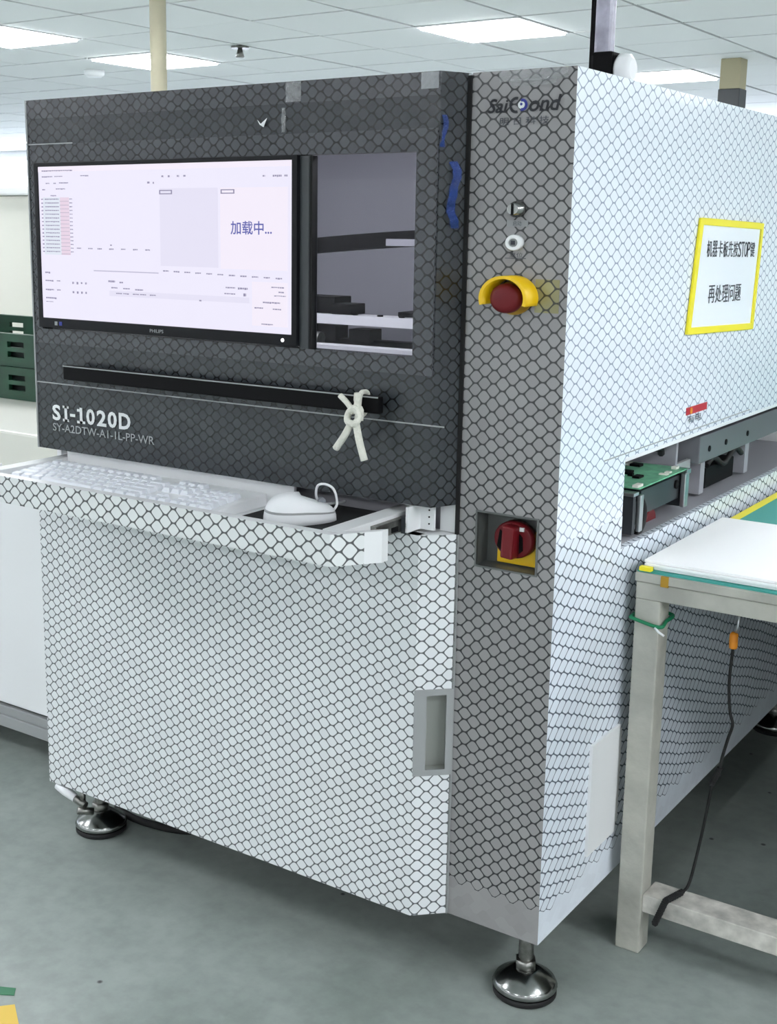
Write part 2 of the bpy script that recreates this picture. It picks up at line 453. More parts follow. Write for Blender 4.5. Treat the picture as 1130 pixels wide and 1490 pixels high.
# beige pole behind the machine, far pillar
r = empty('support_pole', (-3.30, 2.7, 0), 'slim beige pole rising behind the dark hood to the ceiling', 'pole')
MB().lathe([(.037, 0), (.037, CH)], (-3.30, 2.7, 0), n=16).build('pipe', 'beige_pole', r)
MB().lathe([(.07, 0), (.07, .012), (.04, .014)], (-3.30, 2.7, 0), n=20).build('floor_flange', 'zinc', r)
r = empty('pillar', (-2.16, 7.25, 0), 'distant tan square pillar with a dark lower part above the side panel', 'pillar')
MB().box(-2.27, -2.13, 7.18, 7.32, 2.20, CH).build('upper_shaft', 'pillar_tan', r, .006)
MB().box(-2.275, -2.125, 7.175, 7.325, 0, 2.20).build('lower_shaft', 'dark_enamel', r, .006)

# ================================================================== THE INSPECTION MACHINE
F = -.0458                                      # plane of hood and door; the column stands on y = 0
B0, TOP, W, D = .13, 1.471, -1.072, 1.55
mach = empty('inspection_machine', (-.535, .75, 0), 'large white and grey inspection machine wrapped in hexagon-printed clear film', 'machine')
# --- side panel with the conveyor slot
us = [0, .25, D]; vz = [B0, .73, .786, .877, TOP]
def side_keep(i, j): return not (i == 1 and j in (1, 2))
mb = MB()
mb.plate([.0015, .252, D], [.786, .877, TOP], lambda i, j: not (i == 1 and j == 0), -.012, 0, 'yz', 0)
mb.plate([.0015, .252, D], [B0, .73, .786], lambda i, j: not (i == 1 and j == 1), -.012, .0006, 'yz', 1)
mb.build('side_panel', ['film_side', 'film_side_low'], mach)
lbl(mach.children[-1], 'white side panel with an open conveyor slot')
MB().plate([.165, .90], [.8905, .8925], lambda i, j: True, -.002, .0006, 'yz').build('panel_seam', 'grey_enamel', mach)
MB().plate([.252, 1.4], [.8775, .8835], lambda i, j: True, -.002, .0012, 'yz').build('slot_trim', 'white_enamel', mach)
# --- column
mb = MB().plate([-.164, -.132, -.031, 0], [B0, .737, .821, TOP], lambda i, j: not (i == 1 and j == 1), 0, .0014, 'xz')
col_o = mb.build('corner_column', 'film_column', mach); lbl(col_o, 'grey front corner column with switches and logo')
MB().box(-.170, -.164, -.004, .02, B0+.01, TOP-.004).build('gap_seal', 'black_rubber', mach)
# --- carcass: top, rear, left, floor, inner partitions
MB().box(W+.001, -.0125, .0105, D-.001, TOP-.012, TOP-.001).build('top_panel', 'white_enamel', mach)
MB().box(W, -.0125, D-.012, D, B0, TOP-.012).build('rear_panel', 'white_enamel', mach)
MB().box(W, W+.012, 0, D-.012, B0, TOP-.012).build('left_panel', 'white_enamel', mach)
MB().box(W+.012, -.012, .014, D-.012, B0+.001, B0+.012).build('base_plate', 'dark_metal', mach)
MB().box(W+.012, -.012, .03, D-.012, .69, .70).build('deck_plate', 'grey_enamel', mach)
MB().box(W+.012, -.34, .72, .73, .70, TOP-.012).build('chamber_back', 'interior_grey', mach)
MB().box(W+.012, -.17, .02, .028, .70, .86).build('chamber_front', 'interior_grey', mach)
MB().box(-1.02, -.20, .10, .14, 1.435, 1.452).build('chamber_lamp', 'led_bar', mach)  # added hidden lamp that brightens the chamber
# --- hood
XF = -.190                                      # fold of the hood
hood = MB()
hx = [W, -1.045, -.441, -.424, -.228, XF]; hz = [.827, 1.057, 1.061, 1.359, TOP]
hood.plate([W, -1.047, -.228, XF], [.827, 1.057, 1.3595, TOP], lambda i, j: not (i == 1 and j == 1), F+.02, F, 'xz')
L_ = math.hypot(.022, .0458)
for sgn in (0,):
    hood.quad([(XF, F, .827), (-.170, -.002, .827), (-.170, -.002, TOP), (XF, F, TOP)], [(XF, .827), (XF+L_, .827), (XF+L_, TOP), (XF, TOP)])
hood.quad([(W, F, .827), (W, 0, .827), (W, 0, TOP), (W, F, TOP)], None, 1)
hood.quad([(W, F, TOP), (XF, F, TOP), (-.17, -.002, TOP), (-.17, .01, TOP), (W, .01, TOP)], None, 1)
hood.quad([(W, F, .827), (XF, F, .827), (-.17, -.002, .827), (-.17, .01, .827), (W, .01, .827)], None, 1)
hood_o = hood.build('hood', ['film_hood', 'dark_enamel'], mach); lbl(hood_o, 'dark grey lift-up front hood with window')
# lighter frame round the monitor and the window
y0 = F-.003
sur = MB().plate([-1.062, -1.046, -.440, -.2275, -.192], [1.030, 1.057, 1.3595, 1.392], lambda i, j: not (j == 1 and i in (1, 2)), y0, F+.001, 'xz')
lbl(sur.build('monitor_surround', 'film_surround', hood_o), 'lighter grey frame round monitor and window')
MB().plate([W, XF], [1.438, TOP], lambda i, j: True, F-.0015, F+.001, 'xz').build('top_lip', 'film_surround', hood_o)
MB().box(W-.0015, W+.002, F-.002, F+.004, .827, TOP).build('edge_strip', 'grey_enamel', hood_o)
MB().box(W, -.13-.04, F-.0012, F+.001, .9535, .9555).build('hood_seam', 'grey_enamel', hood_o)
MB().box(-1.065, -.95, F-.0045, F-.003, 1.3915, 1.3935).build('film_edge', 'logo_pale', hood_o)  # pale strip paints the highlight on the film's edge
MB().box(-.441, -.423, F-.004, F+.02, 1.057, 1.358).build('window_frame', 'dark_enamel', hood_o, .001)
MB().box(-.4235, -.4185, F-.001, F+.012, 1.057, 1.358).build('window_gasket', 'black_rubber', hood_o)
MB().box(-.424, -.228, F+.006, F+.009, 1.057, 1.358).build('window_pane', 'window_glass', hood_o)
ml = MB(); lx = lambda p: -1.029+.205*(p-95)/650
for chh, p0, p1 in (('S', 95, 165), ('0', 385, 455), ('2', 472, 550), ('0', 562, 635), ('D', 652, 745)):
    text('', chh, lx(p0), lx(p1), .884, .914, F-.0015, 'xz', '', None, bold=.03, mb=ml)
def lbox(p0, p1, a_, b_): ml.box(lx(p0), lx(p1), F-.0016, F-.0012, .884+.03*a_, .884+.03*b_)
lbox(200, 222, 0, 1); lbox(185, 236, 0, .16); lbox(185, 236, .84, 1); lbox(247, 290, .36, .54)
lbox(330, 352, 0, 1); lbox(306, 374, 0, .16); lbox(308, 332, .74, .90)
lbl(ml.build('model_lettering', 'logo_white', hood_o), 'bold white model number')
text('model_code', 'SY-A2DTW-A1-1L-PP-WR', -1.029, -.766, .8635, .8785, F-.0015, 'xz', 'logo_pale', hood_o, bold=.008)
# pull handle
mb = MB().box(-.962, -.266, F-.034, F-.020, .969, .996)
h_o = mb.build('pull_handle', 'black_plastic', mach, .003)
for x in (-.93, -.30): MB().box(x-.012, x+.012, F-.021, F+.001, .973, .992).build('handle_post', 'black_plastic', h_o)
MB().box(-.960, -.268, F-.0355, F-.0335, .9935, .9955).build('handle_edge', 'grey_enamel', h_o)  # grey strip paints the highlight along the handle top
# blue protective film left in the fold, tape scraps
def ribbon(name, pts, wd, m, parent):
    mb = MB()
    for k in range(len(pts)-1):
        a, b = Vector(pts[k]), Vector(pts[k+1]); d = Vector((wd, .002, 0))
        mb.quad([a-d, a+d, b+d, b-d], smooth=True)
        mb.quad([a-d+Vector((0, .0006, 0)), a+d+Vector((0, .0006, 0)), b+d+Vector((0, .0006, 0)), b-d+Vector((0, .0006, 0))], smooth=True)
    return mb.build(name, m, parent)
cf = lambda t: (XF+.02*t, F+.0438*t)            # along the chamfer
def chpt(t, z, out=.004): x, y = cf(t); return (x+out*.85, y-out*.5, z)
ribbon('blue_film_scrap', [chpt(.45, 1.345+.0-.0*k, .004) if k == 0 else chpt(.45+.1*math.sin(k*.9), 1.345-k*.012, .004+.008*abs(math.sin(k*1.1))) for k in range(9)], .006, 'blue_film', hood_o)
ribbon('blue_film_scrap', [chpt(.1+.05*math.sin(k), 1.41-k*.009, .003+.003*math.sin(k*1.3)) for k in range(6)], .003, 'blue_film', hood_o)
def scrap(name, x0, x1, z0, z1, y, n=7, m='clear_tape', parent=hood_o, seed=1, amp=.002):
    q = random.Random(seed); mb = MB(); g = [[(x0+(x1-x0)*i/n, y-.0006-q.random()*amp, z0+(z1-z0)*j/4) for i in range(n+1)] for j in range(5)]
    for j in range(4):
        for i in range(n): mb.quad([g[j][i], g[j][i+1], g[j+1][i+1], g[j+1][i]], smooth=False)
    return mb.build(name, m, parent)
mat('tape_clear', (205, 207, 210), .1, bump=(60, .6), alpha=.35)
mat('tape_bright', (225, 228, 232), .1, bump=(60, .6), alpha=.42)
scrap('tape_scrap', -.222, -.192, 1.447, 1.470, F-.0018, m='tape_bright', seed=3)
scrap('tape_scrap', -.100, -.030, 1.448, 1.458, 0, 9, m='tape_clear', parent=col_o, seed=14, amp=.005)
scrap('tape_scrap', -.120, -.012, 1.455, 1.470, 0, 12, m='tape_clear', parent=col_o, seed=4, amp=.004)
scrap('tape_scrap', -.470, -.440, 1.440, 1.470, F-.0018, 5, m='tape_clear', seed=5)
mb = MB().quad([(-.522, F-.003, 1.408), (-.514, F-.003, 1.404), (-.506, F-.004, 1.418)]).quad([(-.522, F-.003, 1.408), (-.527, F-.003, 1.416), (-.514, F-.003, 1.404)])
mb.build('paper_scrap', 'logo_white', hood_o)
scrap('tape_scrap', -.478, -.470, 1.395, 1.432, F-.0015, 3, m='tape_clear', seed=8, amp=.003)
# --- column furniture: logo, lock, start switch, emergency stop, main switch
lg = MB()
text('', 'Sai', -.138, -.104, 1.4125, 1.4325, -.0012, 'xz', 'ink', None, bold=.018, italic=.25, mb=lg)
text('', 'ond', -.071, -.021, 1.4125, 1.4345, -.0012, 'xz', 'ink', None, bold=.018, italic=.25, mb=lg)
def arcpoly(cx, cz, ro, ri, a0, a1, y, mb, n=14, sx=1.0):
    for k in range(n):
        t0, t1 = R(a0+(a1-a0)*k/n), R(a0+(a1-a0)*(k+1)/n)
        mb.quad([(cx+sx*ro*math.cos(t0), y, cz+ro*math.sin(t0)), (cx+sx*ro*math.cos(t1), y, cz+ro*math.sin(t1)), (cx+sx*ri*math.cos(t1), y, cz+ri*math.sin(t1)), (cx+sx*ri*math.cos(t0), y, cz+ri*math.sin(t0))])
arcpoly(-.0915, 1.4225, .0115, .0075, 75, 285, -.0012, lg)
lbl(lg.build('logo_lettering', 'ink', col_o), 'black italic logo lettering')
lg = MB(); arcpoly(-.082, 1.4225, .0085, .0045, -110, 110, -.0014, lg); arcpoly(-.0835, 1.4235, .002, 0, 0, 360, -.0016, lg)
lbl(lg.build('logo_eye', 'ink_blue', col_o), 'blue eye in the logo')
lg = MB(); arcpoly(-.0835, 1.4225, .0055, 0, 0, 360, -.0013, lg); lg.build('logo_iris', 'logo_white', col_o)
text('logo_characters', '明 日 科 技', -.117, -.039, 1.395, 1.406, -.0012, 'xz', 'ink_print', col_o)
sw = MB().lathe([(.0135, 0), (.0135, -.006), (.011, -.008), (.009, -.018), (.0, -.018)], (-.083, 0, 1.277), axis=1, sq=.85)
s_o = sw.build('key_lock', 'chrome', mach); MB().box(-.0845, -.0815, -.0195, -.0175, 1.269, 1.285).build('key_slot', 'black_plastic', s_o)
MB().box(-.100, -.066, -.0012, 0, 1.2525, 1.2615).build('switch_label', 'column_grey', s_o)
text('switch_text', '启动', -.090, -.076, 1.2535, 1.2605, -.0016, 'xz', 'ink_print', s_o)
sw = MB().lathe([(.0135, 0), (.0135, -.008), (.012, -.010), (.0075, -.010), (.0075, -.004), (0, -.004)], (-.0845, 0, 1.2295), axis=1, sq=.85)
s_o = sw.build('white_button', 'white_plastic', mach); lbl(s_o, 'white ring push button with dark centre')
MB().lathe([(.0065, -.004), (.0065, -.0085), (0, -.009)], (-.0845, 0, 1.2295), axis=1, sq=.85, n=18).build('button_core', 'grey_enamel', s_o)
MB().box(-.0875, -.0815, -.0105, -.0085, 1.2265, 1.2325).build('button_mark', 'ink_print', s_o)
text('button_text', '复位', -.094, -.072, 1.2085, 1.2155, -.0012, 'xz', 'ink_print', s_o)
MB().box(-.101, -.068, -.0010, 0, 1.2065, 1.2075).build('label_line', 'ink_print', s_o)
# emergency stop
ex, ez = -.083, 1.150
es = MB(); es.lathe([(.029, 0), (.029, -.004), (.0, -.004)], (ex, 0, ez), axis=1, sq=.86)
es_o = es.build('emergency_stop', 'ochre', mach); lbl(es_o, 'emergency stop button in yellow guard')
gd = MB(); n = 22
for k in range(n):
    a0, a1 = R(-18+216*k/n), R(-18+216*(k+1)/n)
    def gp(a, r_, y): return (ex+r_*math.cos(a), y, ez+.85*r_*math.sin(a))
    ro, ri, ya, yb = .0385, .0335, -.040, -.0005
    gd.quad([gp(a0, ro, ya), gp(a1, ro, ya), gp(a1, ro, yb), gp(a0, ro, yb)], smooth=True)
    gd.quad([gp(a0, ri, ya), gp(a1, ri, ya), gp(a1, ri, yb), gp(a0, ri, yb)], smooth=True)
    gd.quad([gp(a0, ro, ya), gp(a1, ro, ya), gp(a1, ri, ya), gp(a0, ri, ya)])
for a in (R(-18), R(198)): gd.quad([gp(a, .0385, -.040), gp(a, .0385, -.0005), gp(a, .0335, -.0005), gp(a, .0335, -.040)])
gd.build('guard', 'yellow_plastic', es_o)
MB().lathe([(.012, -.004), (.012, -.016), (.0235, -.018), (.025, -.022), (.025, -.030), (.022, -.035), (.015, -.0375), (0, -.038)], (ex, 0, ez), axis=1, sq=.86).build('red_button', 'red_button', es_o)
# yellowish grease marks of the label beside the guard are part of the film
film('film_label', (152, 147, 106), LINE, .016, .0208, lw=.075, vary=.2)
MB().plate([-.050, -.012], [1.130, 1.178], lambda i, j: True, -.0006, .0002, 'xz').build('stop_label', 'film_label', es_o)
# main switch
rs = MB()
x0, x1, z0, z1, dp = -.132, -.031, .737, .821, .034
rs.quad([(x0, 0, z0), (x0, 0, z1), (x0, dp, z1), (x0, dp, z0)]); rs.quad([(x1, 0, z0), (x1, dp, z0), (x1, dp, z1), (x1, 0, z1)])
rs.quad([(x0, 0, z0), (x0, dp, z0), (x1, dp, z0), (x1, 0, z0)]); rs.quad([(x0, 0, z1), (x1, 0, z1), (x1, dp, z1), (x0, dp, z1)])
rs.quad([(x0, dp, z0), (x0, dp, z1), (x1, dp, z1), (x1, dp, z0)])
for a in ((x0-.003, x0, z0-.003, z1+.003), (x1, x1+.003, z0-.003, z1+.003), (x0, x1, z0-.003, z0), (x0, x1, z1, z1+.003)):
    rs.box(a[0], a[1], -.002, .002, a[2], a[3])
rs_o = rs.build('main_switch', 'recess_grey', mach); lbl(rs_o, 'red rotary main switch in a square recess')
kx, kz = -.076, .782
MB().box(kx-.034, kx+.038, dp-.008, dp, kz-.042, kz+.012).build('yellow_plate', 'yellow_plastic', rs_o, .001)
MB().lathe([(.034, dp-.008), (.034, dp-.020), (.031, dp-.024), (0, dp-.024)], (kx, 0, kz), axis=1, sq=.86).build('dial', 'red_knob', rs_o)
mb = MB().prism([(kx-.010, kz-.024), (kx+.010, kz-.026), (kx+.012, kz+.024), (kx-.008, kz+.026)], 1, dp-.046, dp-.022)
kn = mb.build('knob_grip', 'red_knob', rs_o, .003)
MB().box(kx+.012, kx+.019, dp-.0265, dp-.0235, kz+.016, kz+.022).build('dial_mark', 'logo_white', rs_o)
mb = MB().prism([(kx-.026, kz-.012), (kx-.019, kz-.018), (kx-.016, kz+.010), (kx-.022, kz+.014)], 1, dp-.0255, dp-.0235).build('dial_slot', 'black_plastic', rs_o)
mb = MB().prism([(kx+.012, kz-.020), (kx+.018, kz-.014), (kx+.017, kz+.006), (kx+.011, kz+.012)], 1, dp-.0255, dp-.0235).build('dial_slot', 'black_plastic', rs_o)
# --- lower door with its bent right edge and recessed pull
DX = -.210
dr = MB(); DT, DB = .780, .131
dr.plate([-1.078, DX], [DB, DT], lambda i, j: True, F+.018, F, 'xz')
L2 = math.hypot(.045, .0438)
def dq(t0, t1, za, zb, mi=0):
    P = lambda t, z: (DX+.045*t, F+.0438*t, z)
    dr.quad([P(t0, za), P(t1, za), P(t1, zb), P(t0, zb)], [(DX+L2*t0, za), (DX+L2*t1, za), (DX+L2*t1, zb), (DX+L2*t0, zb)], mi)
dq(0, 1, DB, .385); dq(0, 1, .52, DT); dq(0, .12, .385, .52); dq(.93, 1, .385, .52)
dr.quad([(-1.078, F, DT), (DX, F, DT), (-.165, -.002, DT), (-.165, .012, DT), (-1.078, .012, DT)], None, 1)
dr.quad([(-1.078, F, DB), (DX, F, DB), (-.165, -.002, DB), (-.165, .012, DB), (-1.078, .012, DB)], None, 1)
dr.quad([(-1.078, F, DB), (-1.078, .012, DB), (-1.078, .012, DT), (-1.078, F, DT)], None, 1)
door_o = dr.build('lower_door', ['film_door', 'white_enamel'], mach); lbl(door_o, 'white lower door covered in hexagon film')
MB().box(-.1665, -.1635, -.004, .006, DB, DT).build('door_edge', 'grey_enamel', door_o)
# pull: pocket on the bevel
pk = MB(); P = lambda t, z, dpt: (DX+.045*t-dpt*.70, F+.0438*t+dpt*.72, z)
a, b, zl, zh, dd = .12, .93, .385, .52, .024
pk.quad([P(a, zl, 0), P(a, zh, 0), P(a, zh, dd), P(a, zl, dd)]).quad([P(b, zl, 0), P(b, zh, 0), P(b, zh, dd), P(b, zl, dd)])
pk.quad([P(a, zl, 0), P(b, zl, 0), P(b, zl, dd), P(a, zl, dd)]).quad([P(a, zh, 0), P(b, zh, 0), P(b, zh, dd), P(a, zh, dd)]).quad([P(a, zl, dd), P(b, zl, dd), P(b, zh, dd), P(a, zh, dd)])
dh = pk.build('door_pull', 'pull_grey', door_o); 
rim = MB()
def rimq(t0, t1, za, zb):
    c = [P(t0, za, -.0025), P(t1, za, -.0025), P(t1, zb, -.0025), P(t0, zb, -.0025)]; d = [P(t0, za, .001), P(t1, za, .001), P(t1, zb, .001), P(t0, zb, .001)]
    rim.quad(c); rim.quad(d)
    for k in range(4): rim.quad([c[k], c[(k+1) % 4], d[(k+1) % 4], d[k]])
rimq(-.02, .30, zl-.006, zh+.006); rimq(.82, 1.0, zl-.006, zh+.006); rimq(.30, .82, zl-.006, zl+.004); rimq(.30, .82, zh-.004, zh+.006)
rim.build('pull_frame', 'grey_enamel', door_o)
# --- keyboard drawer
tr = MB(); YF, LT, LB = -.238, .814, .766
tr.box(-1.035, -.245, YF+.012, .10, .782, .788)                       # floor
tr.box(-1.035, -1.005, YF+.02, .25, .782, .812)                       # left wall
tr.box(-.278, -.245, YF+.03, .25, .782, .812)                         # right wall
tray_o = tr.build('keyboard_drawer', 'white_enamel', mach, .001); lbl(tray_o, 'white pull-out keyboard drawer with hexagon-film lip')
MB().box(-1.004, -.46, -.036, -.030, .7885, .8255).build('drawer_back', 'white_enamel', tray_o)
MB().box(-.200, -.166, .002, .008, .781, .8268).build('drawer_stop', 'white_enamel', tray_o)
lp = MB()
xa, xb, xc, yc = -1.0, -.243, -.196, -.172
prof = [(-1.05, yc), (xa, YF), (xb, YF), (-.212, -.195), (xc, yc)]
acc = -1.05
for k in range(len(prof)-1):
    (ax, ay), (bx, by) = prof[k], prof[k+1]; l = math.hypot(bx-ax, by-ay)
    lp.quad([(ax, ay, LB), (bx, by, LB), (bx, by, LT), (ax, ay, LT)], [(acc, LB), (acc+l, LB), (acc+l, LT), (acc, LT)], 0 if k < 3 else 1); acc += l
inner = [(xc, yc+.016), (xb-.004, YF+.018), (xa+.004, YF+.018), (-1.05, yc+.016)]
ring = prof+inner
lp.quad([(x, y, LT) for x, y in ring], None, 1); lp.quad([(x, y, LB) for x, y in ring], None, 1)
for k in range(len(prof)-1, len(ring)):
    (ax, ay), (bx, by) = ring[k], ring[(k+1) % len(ring)]
    lp.quad([(ax, ay, LB), (bx, by, LB), (bx, by, LT), (ax, ay, LT)], None, 1)
lp.build('drawer_lip', ['film_lip', 'white_enamel'], tray_o)
MB().box(-.2445, -.234, -.13, .24, .786, .806).build('slide_rail', 'zinc', tray_o)
MB().box(-.2338, -.226, -.06, .24, .783, .809).build('slide_rail', 'dark_metal', tray_o)
for k in range(4): MB().box(-.2262, -.2250, -.10+.04*k, -.082+.04*k, .792, .800).build('rail_slot', 'black_plastic', tray_o)
MB().box(-.222, -.198, -.022, -.016, .785, .8262).build('slide_bracket', 'white_enamel', tray_o)
MB().box(-.226, -.222, -.06, -.016, .785, .8255).build('slide_bracket', 'white_enamel', tray_o)
for k in range(3): MB().lathe([(.0015, 0), (.0015, -.0008)], (-.206, -.022, .795+.011*k), axis=1, n=8).build('bracket_hole', 'black_plastic', tray_o)
MB().box(-1.06, -.166, .03, .04, .78, .86).build('drawer_recess', 'warm_enamel', mach)
# --- side details: sticker, vent patch
st = MB().plate([.523, .630], [.9225, .936], lambda i, j: True, -.001, .0016, 'yz').build('warning_sticker', 'red_sticker', mach)
lbl(st, 'small red sticker on the side panel')
MB().lathe([(.006, 0), (.006, .0008)], (.0016, .545, .929), axis=0, n=12).build('sticker_symbol', 'orange', st)
text('sticker_text', '有电', .53, .60, .906, .921, .0022, 'yz', 'ink_print', st)
MB().plate([.168, .285], [.212, .412], lambda i, j: True, -.001, .006, 'yz').build('cable_cover', 'white_enamel', mach, .001)
MB().plate([.26, .30], [.225, .40], lambda i, j: True, -.001, .003, 'yz').build('cover_flap', 'white_enamel', mach, .001)
# --- levelling feet
def foot(x, y, lab=None):
    ft = MB().lathe([(.052, .012), (.054, .018), (.050, .026), (.022, .044), (.015, .046)], (x, y, 0), n=36).build('levelling_foot', 'chrome', mach)
    MB().lathe([(.050, 0), (.053, .003), (.053, .0118)], (x, y, 0), n=36).build('rubber_pad', 'black_rubber', ft)
    MB().lathe([(.018, .044), (.018, .062)], (x, y, 0), n=6).build('nut', 'zinc', ft)
    pr = []
    z = .060
    while z < B0-.004: pr += [(.0125, z), (.0112, z+.002)]; z += .004
    MB().lathe(pr, (x, y, 0), n=18).build('threaded_rod', 'zinc', ft)
    return ft
for x, y in ((-.046, .058), (-1.032, .05), (-.046, 1.45), (-1.032, 1.45)): foot(x, y)
vp = MB().tube([(-1.062, -.040, .124), (-1.04, -.039, .117), (-1.012, -.038, .108)], [.008, .010, .008], 12).build('drain_valve', 'white_plastic', mach)
MB().tube([(-1.014, -.038, .1085), (-.985, -.037, .100)], .008, 12).build('valve_end', 'zinc', vp)
MB().tube([(-.995, -.034, .103), (-.995, -.034, .1305)], .006, 10).build('valve_stem', 'zinc', vp)
MB().tube([(-1.0, -.045, .088), (-.98, -.02, .082)], .008, 8).build('valve_knob', 'zinc', vp)
# --- conveyor inside the slot
cv = MB().box(-.95, -.015, .335, .347, .735, .803).build('conveyor', 'dark_metal', mach); lbl(cv, 'board conveyor seen through the side slot')
MB().box(-.95, -.012, .329, .352, .803, .809).build('front_rail', 'aluminium', cv, .001)
MB().box(-.016, -.008, .352, .366, .738, .803).build('rail_end', 'aluminium', cv, .002)
MB().box(-.95, -.018, .590, .600, .74, .803).build('conveyor_beam', 'dark_metal', cv)
MB().box(-.95, -.012, .585, .606, .803, .812).build('rear_rail', 'aluminium', cv, .001)
MB().box(-.020, -.010, .575, .592, .742, .806).build('rail_end', 'aluminium', cv, .002)
MB().box(-.034, -.024, .392, .578, .758, .802).build('end_plate', 'dark_metal', cv)
MB().lathe([(.008, 0), (.008, .004)], (-.024, .56, .787), axis=0, n=14).build('screw', 'black_plastic', cv)
mb = MB(); mb.tube([(-.022, .372+.03*math.cos(R(a)), .760+.03*math.sin(R(a))) for a in range(-100, 70, 14)], .007, 8); mb.build('belt_loop', 'black_rubber', cv)
MB().lathe([(.026, -.012), (.026, .0), (0, 0)], (-.030, .372, .762), axis=0, n=22).build('pulley', 'dark_metal', cv)
MB().lathe([(.022, 0), (.022, .05), (0, .05)], (-.09, .49, .728), axis=0, n=18).build('motor', 'red_knob', cv)
MB().box(-.30, -.045, .612, .622, .742, .868).build('gantry_plate', 'interior_grey', cv, .001)
MB().box(-.055, -.047, .622, .70, .736, .812).build('gantry_bracket', 'grey_enamel', cv, .001)
MB().box(-.30, -.032, .705, 1.30, .802, .856).build('gantry_cover', 'gantry_grey', cv, .002)
MB().box(-.33, -.06, .70, 1.32, .868, .90).build('upper_beam', 'dark_metal', cv)
MB().box(-.22, -.04, .74, .765, .735, .802).build('gantry_bracket', 'interior_grey', cv)
MB().box(-.22, -.04, 1.02, 1.045, .735, .802).build('gantry_bracket', 'interior_grey', cv)
MB().box(-.16, -.05, .80, .98, .735, .778).build('drive_block', 'black_plastic', cv, .003)
mb = MB().tube([(-.045, .79+.02*k, .786+.012*math.sin(k*.9)) for k in range(12)], .006, 8); mb.build('cable', 'black_rubber', cv)
MB().tube([(-.10, .50, .842), (-.08, .53, .852), (-.06, .57, .850), (-.07, .60, .835)], .007, 8).build('cable', 'black_rubber', cv)
MB().box(-.14, -.13, .29, .60, .835, .872).build('cross_beam', 'black_plastic', cv)
for y, z in ((.76, .826), (.86, .826), (1.0, .826)): MB().lathe([(.006, 0), (.006, .002)], (-.032, y, z), axis=0, n=12).build('screw', 'black_plastic', cv)
MB().box(-.60, -.002, .2525, 1.52, .722, .7295).build('slot_ledge', 'interior_grey', mach)
# --- inspection chamber seen through the window
arc = MB(); n = 10
for k in range(n):
    u0, u1 = k/n, (k+1)/n
    fz = lambda u: 1.222+.028*math.sin(u*math.pi*.5)
    xx = lambda u: -.80+.50*u
    for (z_, ) in ((0,),):
        a0 = (xx(u0), .40, fz(u0)); a1 = (xx(u1), .40, fz(u1))
        arc.quad([(a0[0], .39, a0[2]-.030), (a1[0], .39, a1[2]-.030), (a1[0], .39, a1[2]), (a0[0], .39, a0[2])])
        arc.quad([(a0[0], .43, a0[2]-.030), (a1[0], .43, a1[2]-.030), (a1[0], .43, a1[2]), (a0[0], .43, a0[2])])
        arc.quad([(a0[0], .39, a0[2]), (a1[0], .39, a1[2]), (a1[0], .43, a1[2]), (a0[0], .43, a0[2])])
        arc.quad([(a0[0], .39, a0[2]-.03), (a1[0], .39, a1[2]-.03), (a1[0], .43, a1[2]-.03), (a0[0], .43, a0[2]-.03)])
ch = arc.build('cable_chain', 'black_plastic', mach)
MB().box(-.56, -.30, .385, .392, 1.215, 1.228).build('chain_bracket', 'interior_grey', ch)
gr = MB().box(-.95, -.20, .38, .44, 1.062, 1.078).build('gantry_rail', 'white_enamel', mach, .001)
MB().box(-.95, -.20, .378, .3805, 1.060, 1.079).build('rail_face', 'white_enamel', gr)
for x in (-.64, -.58, -.53): MB().lathe([(.006, 0), (.006, .003)], (x, .40, 1.078), n=10).build('rail_screw', 'black_plastic', gr)
MB().box(-.80, -.69, .40, .46, 1.079, 1.112).build('camera_carriage', 'black_plastic', gr, .002)
MB().box(-.688, -.642, .385, .44, 1.079, 1.100).build('camera_carriage', 'black_plastic', gr, .002)
MB().box(-.545, -.44, .41, .47, 1.079, 1.088).build('rail_stop', 'black_plastic', gr)
MB().box(-.90, -.20, .40, .43, 1.000, 1.030).build('lower_rail', 'black_plastic', gr)
MB().box(-.80, -.676, .385, .43, 1.026, 1.058).build('motor_block', 'black_plastic', gr, .002)
MB().box(-.645, -.595, .385, .43, 1.026, 1.052).build('motor_block', 'black_plastic', gr, .002)
MB().lathe([(.014, 0), (.014, .04), (0, .04)], (-.74, .37, 1.030), axis=0, n=14).build('shaft', 'zinc', gr)
MB().box(-.95, -.20, .30, .33, 1.013, 1.027).build('front_beam', 'white_enamel', gr, .001)

# ================================================================== MONITOR
my = F-.011
mon = empty('monitor', (-.745, F, 1.06), 'wide black monitor showing a pale lavender program window', 'monitor')
bz = MB().plate([-1.047, -1.036, -.452, -.441], [1.060, 1.0785, 1.352, 1.3595], lambda i, j: not (i == 1 and j == 1), my, F+.03, 'xz')
bz.build('bezel', 'monitor_black', mon, .0012)
scr = MB().box(-1.036, -.452, my+.002, my+.006, 1.0785, 1.352).build('screen', 'screen', mon)
SX0, SX1, SZ0, SZ1 = -1.036, -.452, 1.0785, 1.352
sx = lambda t: SX0+(SX1-SX0)*t
sz = lambda t: SZ1-(SZ1-SZ0)*t
def srect(name, t0, t1, v0, v1, m, lay=1):
    return MB().box(sx(t0), sx(t1), my+.002-.0004*lay, my+.0021, sz(v1), sz(v0)).build(name, m, scr)
srect('image_panel', .515, .737, .150, .625, 'screen_grey'); srect('image_panel', .746, .985, .150, .630, 'screen_pink')
srect('table_column', .018, .095, .200, .575, 'screen_mint'); srect('table_column', .095, .135, .200, .575, 'screen_rose')
srect('divider', .235, .505, .668, .674, 'screen_line')
srect('list_header', .300, .850, .795, .830, 'screen_grey')
srect('button_panel', .860, .985, .700, .960, 'screen_pink')
srect('title_bar', .0, 1, .0, .034, 'screen_pink')
tx = MB(); q = random.Random(5)
